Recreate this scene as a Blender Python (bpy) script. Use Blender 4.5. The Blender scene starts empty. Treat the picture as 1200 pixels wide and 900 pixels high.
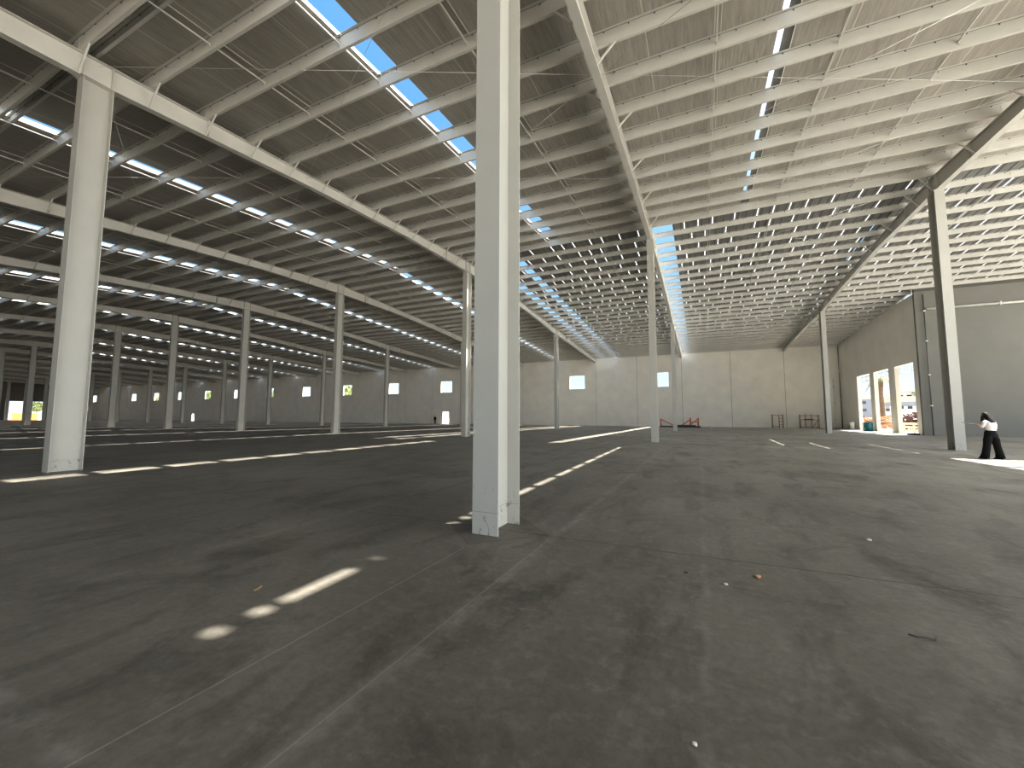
import bpy, bmesh, math, random
from mathutils import Vector, Matrix
random.seed(7)
C = bpy.context.scene.collection
SC = bpy.context.scene

# ------------------------------------------------------------ camera
F_PX, PITCH, YAW, ROLL, CAM_H = 476.71, .0793, .4347, -.0022, 1.6
_r = Vector((math.cos(YAW), math.sin(YAW), 0))
_f = Vector((-math.sin(YAW)*math.cos(PITCH), math.cos(YAW)*math.cos(PITCH), math.sin(PITCH)))
_u = _r.cross(_f)
_r2 = _r*math.cos(ROLL) - _u*math.sin(ROLL)
_u2 = _r*math.sin(ROLL) + _u*math.cos(ROLL)
cam = bpy.data.cameras.new('camera'); camo = bpy.data.objects.new('camera', cam); C.objects.link(camo)
cam.sensor_fit = 'HORIZONTAL'; cam.sensor_width = 36; cam.lens = F_PX/1200*36
cam.clip_start = .05; cam.clip_end = 3000
m = Matrix((_r2, _u2, -_f)).transposed().to_4x4(); m.translation = (0, 0, CAM_H)
camo.matrix_world = m
SC.camera = camo

# ------------------------------------------------------------ light and exposure
SC.view_settings.view_transform = 'Standard'; SC.view_settings.look = 'None'
SC.view_settings.gamma = 1; SC.view_settings.use_curve_mapping = False
SC.view_settings.exposure = 0.5
SUN_STRENGTH, SUN_DIR = 19.0, Vector((-.452, -.35, -1))
FILL_DIR, FILL_POW, FILL_STRENGTH, FILL_COL = Vector((.93, -.30, .17)), 6.0, 4.6, (1, .97, .91)  # bright sky lobe added out of view to fill the hall with light

sl = bpy.data.lights.new('sun', 'SUN'); sl.energy = SUN_STRENGTH; sl.angle = .0093; sl.color = (1, .96, .88)
so = bpy.data.objects.new('sun', sl); C.objects.link(so)
so.rotation_euler = SUN_DIR.to_track_quat('-Z', 'Y').to_euler(); so.location = (20, 20, 60)

def nd(nt, typ, **kw):
    n = nt.nodes.new(typ)
    for k, v in kw.items():
        if k == 'inp':
            for a, b in v.items(): n.inputs[a].default_value = b
        else: setattr(n, k, v)
    return n
W = bpy.data.worlds.new('sky'); SC.world = W; W.use_nodes = True
nt = W.node_tree; nt.nodes.clear(); L = nt.links.new
tc = nd(nt, 'ShaderNodeTexCoord'); sx = nd(nt, 'ShaderNodeSeparateXYZ'); L(tc.outputs['Generated'], sx.inputs[0])
rp = nd(nt, 'ShaderNodeValToRGB'); L(sx.outputs['Z'], rp.inputs[0])
for k, (p, c) in enumerate(((0, (.95, 1.1, 1.2)), (.08, (.62, .84, 1.0)), (.30, (.27, .53, .82)), (.62, (.12, .36, .80)))):
    e = rp.color_ramp.elements[k] if k < 2 else rp.color_ramp.elements.new(p)
    e.position = p; e.color = (*c, 1)
dt = nd(nt, 'ShaderNodeVectorMath', operation='DOT_PRODUCT'); L(tc.outputs['Generated'], dt.inputs[0])
dt.inputs[1].default_value = FILL_DIR.normalized()
mx = nd(nt, 'ShaderNodeMath', operation='MAXIMUM', inp={1: 0.0}); L(dt.outputs['Value'], mx.inputs[0])
pw = nd(nt, 'ShaderNodeMath', operation='POWER', inp={1: FILL_POW}); L(mx.outputs[0], pw.inputs[0])
ml = nd(nt, 'ShaderNodeMath', operation='MULTIPLY', inp={1: FILL_STRENGTH}); L(pw.outputs[0], ml.inputs[0])
b1 = nd(nt, 'ShaderNodeBackground', inp={1: 1.0}); L(rp.outputs[0], b1.inputs[0])
b2 = nd(nt, 'ShaderNodeBackground', inp={0: (*FILL_COL, 1)}); L(ml.outputs[0], b2.inputs[1])
ds = nd(nt, 'ShaderNodeVectorMath', operation='DOT_PRODUCT'); L(tc.outputs['Generated'], ds.inputs[0]); ds.inputs[1].default_value = (-SUN_DIR).normalized()
ms = nd(nt, 'ShaderNodeMath', operation='MAXIMUM', inp={1: 0.0}); L(ds.outputs['Value'], ms.inputs[0])
ps = nd(nt, 'ShaderNodeMath', operation='POWER', inp={1: 9.0}); L(ms.outputs[0], ps.inputs[0])
s2 = nd(nt, 'ShaderNodeMath', operation='MULTIPLY', inp={1: 5.5}); L(ps.outputs[0], s2.inputs[0])
b3 = nd(nt, 'ShaderNodeBackground', inp={0: (1, .97, .92, 1)}); L(s2.outputs[0], b3.inputs[1])
a0 = nd(nt, 'ShaderNodeAddShader'); L(b1.outputs[0], a0.inputs[0]); L(b3.outputs[0], a0.inputs[1])
ad = nd(nt, 'ShaderNodeAddShader'); L(a0.outputs[0], ad.inputs[0]); L(b2.outputs[0], ad.inputs[1])
wo = nd(nt, 'ShaderNodeOutputWorld'); L(ad.outputs[0], wo.inputs[0])

# ------------------------------------------------------------ materials
def mat(name, col, rough=.6, metal=0, vary=.0, scale=3.0, bump=0.0, bscale=None, spec=.5):
    M = bpy.data.materials.new(name); M.use_nodes = True
    nt = M.node_tree; b = nt.nodes['Principled BSDF']; L = nt.links.new
    b.inputs['Base Color'].default_value = (*col, 1); b.inputs['Roughness'].default_value = rough
    b.inputs['Metallic'].default_value = metal; b.inputs['Specular IOR Level'].default_value = spec
    if vary or bump:
        t = nd(nt, 'ShaderNodeTexCoord')
        n = nd(nt, 'ShaderNodeTexNoise', inp={'Scale': scale, 'Detail': 5.0, 'Roughness': .6}); L(t.outputs['Object'], n.inputs['Vector'])
        if vary:
            r = nd(nt, 'ShaderNodeValToRGB'); L(n.outputs['Fac'], r.inputs[0])
            r.color_ramp.elements[0].position = .3; r.color_ramp.elements[1].position = .7
            r.color_ramp.elements[0].color = (*[c*(1-vary) for c in col], 1)
            r.color_ramp.elements[1].color = (*[min(1, c*(1+vary)) for c in col], 1)
            L(r.outputs[0], b.inputs['Base Color'])
        if bump:
            n2 = nd(nt, 'ShaderNodeTexNoise', inp={'Scale': bscale or scale*8, 'Detail': 4.0}); L(t.outputs['Object'], n2.inputs['Vector'])
            bp = nd(nt, 'ShaderNodeBump', inp={'Strength': bump, 'Distance': .02}); L(n2.outputs['Fac'], bp.inputs['Height'])
            L(bp.outputs[0], b.inputs['Normal'])
    return M

STEEL = mat('white_painted_steel', (.55, .54, .50), .5, vary=.05, scale=1.5)
BOLT_AND_SHADOW = mat('dark_bolt_and_gap_shadow', (.10, .09, .08), .6)
EDGE = mat('white_sheet_edge', (.80, .78, .72), .6)
WHITE = mat('sun_patch_and_glint_white', (.82, .82, .80), .4)
BLACK = mat('black_cloth', (.009, .009, .010), .95, spec=.08)
SKIN = mat('skin', (.45, .25, .17), .55)
HAIR = mat('dark_hair', (.014, .010, .008), .7, spec=.15)
WCLOTH = mat('white_cloth', (.80, .79, .78), .8, bump=.1, scale=6)
RUST = mat('rust_red_steel', (.20, .065, .04), .7, vary=.3, scale=5)
ORANGE = mat('orange_red_steel', (.62, .14, .07), .55, vary=.15)
DARK = mat('dark_steel', (.03, .03, .03), .6)
TEAL = mat('teal_plastic', (.012, .13, .16), .4)
PIPE = mat('white_pipe', (.75, .74, .70), .4)
JOINT = mat('dark_joint_sealant', (.09, .085, .08), .8)
GROUND = mat('sandy_ground', (.46, .40, .31), .95, vary=.15, scale=.15)
BARK = mat('palm_bark', (.13, .085, .05), .9, vary=.3, scale=4, bump=.5)
FROND = mat('palm_frond', (.22, .20, .07), .7, vary=.3, scale=2)
LEAF = mat('green_leaf', (.16, .20, .05), .7, vary=.3, scale=2)
WOOD = mat('raw_timber', (.42, .22, .12), .8, vary=.25, scale=3)
BROWN = mat('brown_scrap', (.11, .055, .045), .85, vary=.4, scale=2)
CREAM = mat('cream_paint', (.52, .46, .35), .7)
SLATE = mat('slate_grey_cladding', (.20, .23, .28), .6)
GLASSY = mat('dark_window_glass', (.03, .04, .05), .15)

def column_mat():
    M = bpy.data.materials.new('white_column_paint'); M.use_nodes = True
    nt = M.node_tree; b = nt.nodes['Principled BSDF']; L = nt.links.new
    t = nd(nt, 'ShaderNodeTexCoord'); s = nd(nt, 'ShaderNodeSeparateXYZ'); L(t.outputs['Object'], s.inputs[0])
    # scuffs: thin dark scratches, denser below 2 m
    mp = nd(nt, 'ShaderNodeMapping'); mp.inputs['Scale'].default_value = (9, 9, 5); L(t.outputs['Object'], mp.inputs[0])
    n = nd(nt, 'ShaderNodeTexNoise', inp={'Scale': 1.0, 'Detail': 7.0, 'Roughness': .72, 'Distortion': 1.2}); L(mp.outputs[0], n.inputs['Vector'])
    hgt = nd(nt, 'ShaderNodeMapRange', inp={1: .3, 2: 1.8, 3: -.045, 4: .12}); L(s.outputs['Z'], hgt.inputs[0])
    sm = nd(nt, 'ShaderNodeMath', operation='SUBTRACT'); L(n.outputs['Fac'], sm.inputs[0]); L(hgt.outputs[0], sm.inputs[1])
    r = nd(nt, 'ShaderNodeMapRange', inp={1: .63, 2: .66, 3: 0.0, 4: .7}); L(sm.outputs[0], r.inputs[0])
    # weld seam line near the foot
    d = nd(nt, 'ShaderNodeMath', operation='SUBTRACT', inp={1: .30}); L(s.outputs['Z'], d.inputs[0])
    a = nd(nt, 'ShaderNodeMath', operation='ABSOLUTE'); L(d.outputs[0], a.inputs[0])
    lt = nd(nt, 'ShaderNodeMath', operation='LESS_THAN', inp={1: .004}); L(a.outputs[0], lt.inputs[0])
    l2 = nd(nt, 'ShaderNodeMath', operation='MULTIPLY', inp={1: .6}); L(lt.outputs[0], l2.inputs[0])
    mxx = nd(nt, 'ShaderNodeMath', operation='MAXIMUM'); L(r.outputs[0], mxx.inputs[0]); L(l2.outputs[0], mxx.inputs[1])
    n2 = nd(nt, 'ShaderNodeTexNoise', inp={'Scale': 1.3, 'Detail': 4.0}); L(t.outputs['Object'], n2.inputs['Vector'])
    c0 = nd(nt, 'ShaderNodeMix', data_type='RGBA'); L(n2.outputs['Fac'], c0.inputs[0])
    c0.inputs[6].default_value = (.40, .392, .355, 1); c0.inputs[7].default_value = (.47, .462, .42, 1)
    c = nd(nt, 'ShaderNodeMix', data_type='RGBA'); L(mxx.outputs[0], c.inputs[0]); L(c0.outputs[2], c.inputs[6])
    c.inputs[7].default_value = (.16, .13, .10, 1); L(c.outputs[2], b.inputs['Base Color'])
    b.inputs['Roughness'].default_value = .5
    return M
COLUMN = column_mat()

def insulation_mat():
    M = bpy.data.materials.new('pleated_insulation'); M.use_nodes = True
    nt = M.node_tree; b = nt.nodes['Principled BSDF']; L = nt.links.new
    t = nd(nt, 'ShaderNodeTexCoord')
    mp = nd(nt, 'ShaderNodeMapping'); mp.inputs['Scale'].default_value = (7, .55, 1); L(t.outputs['Object'], mp.inputs[0])
    n = nd(nt, 'ShaderNodeTexNoise', inp={'Scale': 1.6, 'Detail': 5.0, 'Roughness': .65, 'Distortion': .3}); L(mp.outputs[0], n.inputs['Vector'])
    n2 = nd(nt, 'ShaderNodeTexNoise', inp={'Scale': .35, 'Detail': 3.0}); L(t.outputs['Object'], n2.inputs['Vector'])
    sx = nd(nt, 'ShaderNodeSeparateXYZ'); L(t.outputs['Object'], sx.inputs[0])
    m0 = nd(nt, 'ShaderNodeMath', operation='ADD', inp={1: 14.87+195}); L(sx.outputs['X'], m0.inputs[0])
    m1 = nd(nt, 'ShaderNodeMath', operation='MODULO', inp={1: 1.95}); L(m0.outputs[0], m1.inputs[0])
    m2 = nd(nt, 'ShaderNodeMath', operation='LESS_THAN', inp={1: .035}); L(m1.outputs[0], m2.inputs[0])
    sm = nd(nt, 'ShaderNodeMath', operation='MULTIPLY', inp={1: .65}); L(m2.outputs[0], sm.inputs[0])
    r = nd(nt, 'ShaderNodeValToRGB'); L(n.outputs['Fac'], r.inputs[0])
    r.color_ramp.elements[0].position = .25; r.color_ramp.elements[0].color = (.265, .245, .212, 1)
    r.color_ramp.elements[1].position = .75; r.color_ramp.elements[1].color = (.445, .42, .375, 1)
    r2 = nd(nt, 'ShaderNodeMix', data_type='RGBA', blend_type='MULTIPLY'); L(n2.outputs['Fac'], r2.inputs[0]); L(r.outputs[0], r2.inputs[6]); r2.inputs[7].default_value = (.85, .83, .82, 1)
    c = nd(nt, 'ShaderNodeMix', data_type='RGBA'); L(sm.outputs[0], c.inputs[0]); L(r2.outputs[2], c.inputs[6]); c.inputs[7].default_value = (.70, .67, .60, 1)
    L(c.outputs[2], b.inputs['Base Color']); b.inputs['Roughness'].default_value = .45
    bp = nd(nt, 'ShaderNodeBump', inp={'Strength': .5, 'Distance': .04}); L(n.outputs['Fac'], bp.inputs['Height']); L(bp.outputs[0], b.inputs['Normal'])
    return M
INSUL = insulation_mat()
METAL = mat('bare_roof_sheet', (.17, .17, .165), .5, metal=.15, vary=.12, scale=.7)
SEAM = mat('roof_sheet_lap', (.08, .08, .08), .7)

def translucent_mat():
    M = bpy.data.materials.new('translucent_lap_strip'); M.use_nodes = True
    nt = M.node_tree; nt.nodes.clear(); L = nt.links.new
    a = nd(nt, 'ShaderNodeBsdfTranslucent', inp={0: (.82, .84, .84, 1)}); d = nd(nt, 'ShaderNodeBsdfDiffuse', inp={0: (.8, .8, .8, 1)})
    x = nd(nt, 'ShaderNodeMixShader', inp={0: .25}); L(a.outputs[0], x.inputs[1]); L(d.outputs[0], x.inputs[2])
    o = nd(nt, 'ShaderNodeOutputMaterial'); L(x.outputs[0], o.inputs[0])
    return M
TRANS = translucent_mat()

def floor_mat():
    M = bpy.data.materials.new('stained_concrete'); M.use_nodes = True
    nt = M.node_tree; b = nt.nodes['Principled BSDF']; L = nt.links.new
    t = nd(nt, 'ShaderNodeTexCoord'); s = nd(nt, 'ShaderNodeSeparateXYZ'); L(t.outputs['Object'], s.inputs[0])
    def noise(sc, det=6.0, ro=.6, vec=None, dist=0.0):
        n = nd(nt, 'ShaderNodeTexNoise', inp={'Scale': sc, 'Detail': det, 'Roughness': ro, 'Distortion': dist}); L((vec or t.outputs['Object']), n.inputs['Vector']); return n.outputs['Fac']
    def rng(x, a, bb, lo=0.0, hi=1.0):
        n = nd(nt, 'ShaderNodeMapRange', inp={1: a, 2: bb, 3: lo, 4: hi}); L(x, n.inputs[0]); return n.outputs[0]
    def mth(op, x, y):
        n = nd(nt, 'ShaderNodeMath', operation=op)
        for i, v in enumerate((x, y)):
            if isinstance(v, (int, float)): n.inputs[i].default_value = v
            else: L(v, n.inputs[i])
        return n.outputs[0]
    def mix(f, c1, c2, bt='MIX'):
        n = nd(nt, 'ShaderNodeMix', data_type='RGBA', blend_type=bt)
        if isinstance(f, float): n.inputs[0].default_value = f
        else: L(f, n.inputs[0])
        for i, v in ((6, c1), (7, c2)):
            if isinstance(v, tuple): n.inputs[i].default_value = (*v, 1)
            else: L(v, n.inputs[i])
        return n.outputs[2]
    mp = nd(nt, 'ShaderNodeMapping'); mp.inputs['Scale'].default_value = (1.0, .32, 1); mp.inputs['Rotation'].default_value = (0, 0, .25); L(t.outputs['Object'], mp.inputs[0])
    big = noise(.22, 5.0); med = noise(.8, 7.0, .65, None, .4); fine = noise(7.0, 8.0, .7); trowel = noise(1.6, 6.0, .65, mp.outputs[0], .6)
    col = mix(rng(big, .35, .65), (.092, .083, .066), (.150, .137, .112))
    col = mix(rng(med, .38, .68), col, mix(1.0, col, (1.35, 1.34, 1.32), 'MULTIPLY'))
    col = mix(rng(trowel, .50, .32, 0, .75), col, (.050, .044, .034))
    blot = noise(.55, 9.0, .72, None, .9)
    col = mix(rng(blot, .47, .36, 0, .7), col, mix(1.0, col, (.52, .50, .46), 'MULTIPLY'))
    col = mix(rng(fine, .52, .74, 0, .55), col, (.24, .226, .195))
    col = mix(rng(noise(16.0, 6.0, .75), .56, .42, 0, .35), col, mix(1.0, col, (.5, .5, .48), 'MULTIPLY'))
    pale = noise(1.1, 8.0, .78, None, .8)
    col = mix(rng(pale, .62, .74, 0, .5), col, (.27, .26, .235))
    red = noise(.5, 4.0); col = mix(rng(red, .60, .75, 0, .35), col, (.135, .095, .07))
    wob = mth('MULTIPLY', mth('SUBTRACT', noise(1.3, 4.0), .5), .12)
    def line(axis, pos, w, wobble=True, lim=None):
        v = s.outputs[axis]
        if wobble: v = mth('ADD', v, wob)
        f = mth('LESS_THAN', mth('ABSOLUTE', mth('SUBTRACT', v, pos), 0.0), w)
        if lim:
            ax, lo, hi = lim
            f = mth('MULTIPLY', f, mth('MULTIPLY', mth('GREATER_THAN', s.outputs[ax], lo), mth('LESS_THAN', s.outputs[ax], hi)))
        return f
    def soft(axis, pos, w):
        return rng(mth('ABSOLUTE', mth('SUBTRACT', mth('ADD', s.outputs[axis], mth('MULTIPLY', wob, 1.5)), pos), 0.0), w, 0.0)
    # floor colour painted paler toward the far right, where more light falls
    uv = mth('ADD', mth('MULTIPLY', s.outputs['X'], .62), mth('MULTIPLY', s.outputs['Y'], .52))
    uv = mth('ADD', uv, mth('MULTIPLY', mth('SUBTRACT', med, .5), 5.0))
    light_lift = rng(uv, .5, 22.0)
    col = mix(light_lift, mix(1.0, col, (.90, .90, .90), 'MULTIPLY'), mix(1.0, col, (2.1, 2.1, 2.12), 'MULTIPLY'))
    # pale dusty bands along the pour edges
    dust = rng(noise(2.2, 7.0, .7), .42, .66)
    for ax, p, w, a in (('X', -1.82, .09, .38), ('X', -.02, .05, .30), ('Y', .98, .10, .55), ('X', 2.9, .12, .2), ('X', -5.4, .12, .25)):
        col = mix(mth('MULTIPLY', mth('MULTIPLY', soft(ax, p, w), dust), a), col, (.36, .34, .31))
    for f, a in ((line('X', -2.68, .006, False, ('Y', .2, 4.4)), .35), (line('X', -1.86, .007, False, ('Y', .4, 5.2)), .2)):
        col = mix(mth('MULTIPLY', f, a), col, (.42, .40, .36))
    # control joints
    for f, a in ((line('Y', 5.30, .012), .85), (line('Y', 12.6, .010), .5), (line('Y', 19.9, .010), .5), (line('Y', 27.45, .012), .6), (line('X', 4.3, .008), .35), (line('X', -9.7, .010), .4), (line('X', 11.3, .008), .4), (line('X', -16.7, .010), .4)):
        col = mix(mth('MULTIPLY', f, a), col, (.035, .03, .025))
    # diamond-shaped isolation joint round the centre column
    dm = mth('ADD', mth('ABSOLUTE', mth('ADD', s.outputs['X'], 2.71), 0.0), mth('ABSOLUTE', mth('SUBTRACT', s.outputs['Y'], 5.32), 0.0))
    col = mix(mth('MULTIPLY', mth('LESS_THAN', dm, .78), .45), col, mix(1.0, col, (.55, .53, .50), 'MULTIPLY'))
    col = mix(mth('MULTIPLY', mth('LESS_THAN', mth('ABSOLUTE', mth('SUBTRACT', dm, .79), 0.0), .012), .7), col, (.04, .035, .03))
    # short diagonal crack
    dg = mth('ADD', mth('MULTIPLY', mth('SUBTRACT', s.outputs['X'], 2.09), .80), mth('MULTIPLY', mth('SUBTRACT', s.outputs['Y'], 5.27), .60))
    f = mth('MULTIPLY', mth('LESS_THAN', mth('ABSOLUTE', mth('ADD', dg, mth('MULTIPLY', wob, .3)), 0.0), .011), mth('MULTIPLY', mth('GREATER_THAN', s.outputs['X'], 1.9), mth('LESS_THAN', s.outputs['X'], 2.3)))
    col = mix(mth('MULTIPLY', f, .8), col, (.03, .025, .02))
    L(col, b.inputs['Base Color'])
    L(rng(med, .3, .7, .50, .68), b.inputs['Roughness'])
    b.inputs['Specular IOR Level'].default_value = .45
    bp = nd(nt, 'ShaderNodeBump', inp={'Strength': .18, 'Distance': .01}); L(fine, bp.inputs['Height']); L(bp.outputs[0], b.inputs['Normal'])
    return M
FLOOR = floor_mat()

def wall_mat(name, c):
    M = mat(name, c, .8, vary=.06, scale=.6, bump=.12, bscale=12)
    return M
WALL = wall_mat('precast_concrete', (.86, .83, .755))

# ------------------------------------------------------------ mesh helpers
class MB:
    def __init__(s): s.v, s.f, s.m, s.sm = [], [], [], []
    def add(s, vs, fs, mi=0, smooth=False):
        o = len(s.v); s.v += [tuple(v) for v in vs]; s.f += [tuple(o+i for i in f) for f in fs]
        s.m += [mi]*len(fs); s.sm += [smooth]*len(fs); return s
    def box(s, a, b, mi=0):
        (x0, y0, z0), (x1, y1, z1) = a, b
        return s.add([(x0,y0,z0),(x1,y0,z0),(x1,y1,z0),(x0,y1,z0),(x0,y0,z1),(x1,y0,z1),(x1,y1,z1),(x0,y1,z1)],
                     [(0,3,2,1),(4,5,6,7),(0,1,5,4),(1,2,6,5),(2,3,7,6),(3,0,4,7)], mi)
    def prism(s, prof, x0, x1, mi=0, axis='X', mside=None):
        n = len(prof)
        P = (lambda x, p: (x, p[0], p[1])) if axis == 'X' else ((lambda x, p: (p[0], x, p[1])) if axis == 'Y' else (lambda x, p: (p[0], p[1], x)))
        o = len(s.v)
        s.v += [P(x0, p) for p in prof] + [P(x1, p) for p in prof]
        fs = [tuple(o+i for i in range(n))[::-1], tuple(o+n+i for i in range(n))]
        s.f += fs; s.m += [mi if mside is None else mside]*2
        for i in range(n):
            j = (i+1) % n; s.f.append((o+i, o+j, o+n+j, o+n+i)); s.m.append(mi)
        s.sm += [False]*(n+2); return s
    def bar(s, p, q, w, h=None, mi=0, up=(0, 0, 1)):
        p, q = Vector(p), Vector(q); d = (q-p).normalized(); u = Vector(up)
        if abs(d.dot(u)) > .98: u = Vector((1, 0, 0))
        a = d.cross(u).normalized()*w/2; b = a.cross(d).normalized()*(h or w)/2
        vs = [p-a-b, p+a-b, p+a+b, p-a+b, q-a-b, q+a-b, q+a+b, q-a+b]
        return s.add(vs, [(0,1,2,3),(7,6,5,4),(0,4,5,1),(1,5,6,2),(2,6,7,3),(3,7,4,0)], mi)
    def tube(s, pts, rad, n=8, mi=0, cap=True):
        pts = [Vector(p) for p in pts]; rad = rad if isinstance(rad, (list, tuple)) else [rad]*len(pts)
        o = len(s.v); ref = None
        for i, p in enumerate(pts):
            d = (pts[min(i+1, len(pts)-1)]-pts[max(i-1, 0)]).normalized()
            if ref is None or abs(ref.dot(d)) > .95: ref = Vector((0, 0, 1)) if abs(d.z) < .9 else Vector((1, 0, 0))
            a = d.cross(ref).normalized(); b = a.cross(d)
            for k in range(n):
                t = 2*math.pi*k/n; s.v.append(tuple(p+(a*math.cos(t)+b*math.sin(t))*rad[i]))
        for i in range(len(pts)-1):
            for k in range(n):
                k2 = (k+1) % n; s.f.append((o+i*n+k, o+i*n+k2, o+(i+1)*n+k2, o+(i+1)*n+k)); s.m.append(mi); s.sm.append(True)
        if cap:
            s.f.append(tuple(o+k for k in range(n))[::-1]); s.f.append(tuple(o+(len(pts)-1)*n+k for k in range(n))); s.m += [mi]*2; s.sm += [False]*2
        return s
    def lathe(s, prof, n=20, c=(0, 0, 0), mi=0):
        o = len(s.v)
        for r, z in prof:
            for k in range(n):
                t = 2*math.pi*k/n; s.v.append((c[0]+r*math.cos(t), c[1]+r*math.sin(t), c[2]+z))
        for i in range(len(prof)-1):
            for k in range(n):
                k2 = (k+1) % n; s.f.append((o+i*n+k, o+i*n+k2, o+(i+1)*n+k2, o+(i+1)*n+k)); s.m.append(mi); s.sm.append(True)
        s.f.append(tuple(o+k for k in range(n))[::-1]); s.f.append(tuple(o+(len(prof)-1)*n+k for k in range(n))); s.m += [mi]*2; s.sm += [False]*2
        return s
    def mesh(s, name, mats):
        me = bpy.data.meshes.new(name); me.from_pydata(s.v, [], s.f)
        for M in (mats if isinstance(mats, (list, tuple)) else [mats]): me.materials.append(M)
        for p, mi, sm in zip(me.polygons, s.m, s.sm): p.material_index = mi; p.use_smooth = sm
        me.update()
        return me
    def build(s, name, mats, parent=None, loc=None):
        o = bpy.data.objects.new(name, s.mesh(name, mats)); C.objects.link(o)
        if parent: o.parent = parent
        if loc: o.location = loc
        return o
def link(name, me, parent=None, loc=(0, 0, 0), rotz=0):
    o = bpy.data.objects.new(name, me); C.objects.link(o); o.location = loc; o.rotation_euler = (0, 0, rotz)
    if parent: o.parent = parent
    return o
def tag(o, label, cat, group=None, kind=None):
    o['label'] = label; o['category'] = cat
    if group: o['group'] = group
    if kind: o['kind'] = kind
    return o
def struct(o, label=None):
    o['kind'] = 'structure'
    if label: o['label'] = label
    return o
def thing(name, label, cat, loc=(0, 0, 0), rotz=0, group=None):
    o = bpy.data.objects.new(name, None); C.objects.link(o); o.location = loc; o.rotation_euler = (0, 0, rotz); o.empty_display_size = .2
    return tag(o, label, cat, group)
def copy_tree(o, parent=None):
    c = o.copy(); C.objects.link(c)
    if parent: c.parent = parent
    for ch in list(o.children): copy_tree(ch, c)
    return c
def px(P):
    d = Vector(P)-Vector((0, 0, CAM_H)); z = d.dot(_f)
    if z < .3: return None
    return 600+F_PX*d.dot(_r2)/z, 450-F_PX*d.dot(_u2)/z, z
ORD = ['', 'first', 'second', 'third', 'fourth', 'fifth', 'sixth', 'seventh', 'eighth', 'ninth', 'tenth', 'eleventh', 'twelfth', 'thirteenth', 'fourteenth', 'fifteenth', 'sixteenth', 'seventeenth', 'eighteenth', 'nineteenth', 'twentieth']
def ordn(n): return ORD[n] if n <= 20 else (('twenty-' if n < 30 else 'thirty-')+ORD[n % 10] if n % 10 else 'thirtieth')

# ------------------------------------------------------------ dimensions
XA, BAY = -16.73, 14.0239
def fx(i): return XA+BAY*i
YR, ROWS = 27.45, [5.32, 27.45, 49.58]
YN, YF = -17.0, 71.2            # open near edge, far wall
XL, XRW, XR = -204.0, 17.9, 31.0
YREC = 48.0
SN, SF = .064, .052
def zb(Y): return 14.0-(SN*(YR-Y) if Y < YR else SF*(Y-YR))   # top of rafters = underside of purlins
PD = .46                                                    # purlin depth
PDF = .32                                                   # shallower purlins on the far slope
def pd(Y): return PD if Y < YR else PDF
def zs(Y): return zb(Y)+pd(Y)

# ------------------------------------------------------------ ground, floor
g = MB(); g.box((-420, -160, -.6), (260, 420, -.25)); struct(g.build('ground', GROUND))
fl = MB(); fl.box((XL-.4, YN-1, -.25), (XRW+.4, YF+.4, 0)); fl.box((XRW+.4, YR-1, -.25), (XR, YREC+.4, 0)); struct(fl.build('floor', FLOOR))
gy = MB(); gy.prism([(XRW+.4, -.03), (110, -.25), (110, -.4), (XRW+.4, -.4)], -90, YR-1, 0, 'Y'); struct(gy.build('ground', mat('pale_bounce_ground', (.70, .67, .60), .95, vary=.1, scale=.3)))  # unseen pale ground, added to bounce sunlight up into the hall

# ------------------------------------------------------------ walls
def panel(mb, u0, u1, z0, z1, holes, put):
    # holes: list of (a, b, c, d) in (u, z); splits a wall strip into boxes around them
    us = sorted({u0, u1, *[h[0] for h in holes], *[h[1] for h in holes]}); zz = sorted({z0, z1, *[h[2] for h in holes], *[h[3] for h in holes]})
    us = [u for u in us if u0 <= u <= u1]; zz = [z for z in zz if z0 <= z <= z1]
    for i in range(len(us)-1):
        run = None
        for j in range(len(zz)-1):
            uc, zc = (us[i]+us[i+1])/2, (zz[j]+zz[j+1])/2
            inside = any(h[0] < uc < h[1] and h[2] < zc < h[3] for h in holes)
            if not inside:
                if run is None: run = zz[j]
            if (inside or j == len(zz)-2) and run is not None:
                put(us[i], us[i+1], run, zz[j] if inside else zz[j+1]); run = None
WT = .28
wf = MB(); ztop = 11.82
win_x = [fx(i)-3.37 for i in range(-13, 2)]
holes = [(x-1.45, x+1.45, 6.45, 8.95) for x in win_x] + [(-49.05, -47.45, -.01, 2.55), (-139.9, -138.6, -.01, 2.2)]
u = fx(2)+7.012
while u > XL:
    a, b = max(u-7.012, XL), min(u, XRW+.3)
    hs = [h for h in holes if h[0] < b and h[1] > a]
    panel(wf, a+.02, b-.02, 0, ztop, hs, lambda u0, u1, z0, z1: wf.box((u0, YF, z0), (u1, YF+WT, z1)))
    wf.box((b-.02, YF+.02, 0), (b+.02 if b < XRW else b, YF+WT, ztop), 1)
    u -= 7.012
struct(wf.build('wall_far', [WALL, JOINT]))
wr = MB()
dholes = [(60.25, 64.5, -.01, 6.68), (54.95, 59.05, -.01, 6.68), (49.4, 53.5, -.01, 6.68)]
cuts = [YREC-.3, 54.22, 59.65, 65.6, YF]
for a, b in zip(cuts[:-1], cuts[1:]):
    panel(wr, a+.012, b-.012, 0, ztop+1.0, [h for h in dholes if h[0] < b and h[1] > a], lambda u0, u1, z0, z1: wr.prism([(u0, z0), (u1, z0), (u1, min(z1, zb(u1)+.2)), (u0, min(z1, zb(u0)+.2))] if z1 > 8 else [(u0, z0), (u1, z0), (u1, z1), (u0, z1)], XRW, XRW+.3))
    wr.box((XRW+.03, b-.012, 0), (XRW+.28, b+.012, 11.8), 1)
struct(wr.build('wall_right', [WALL, JOINT]))
wc = MB()
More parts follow.
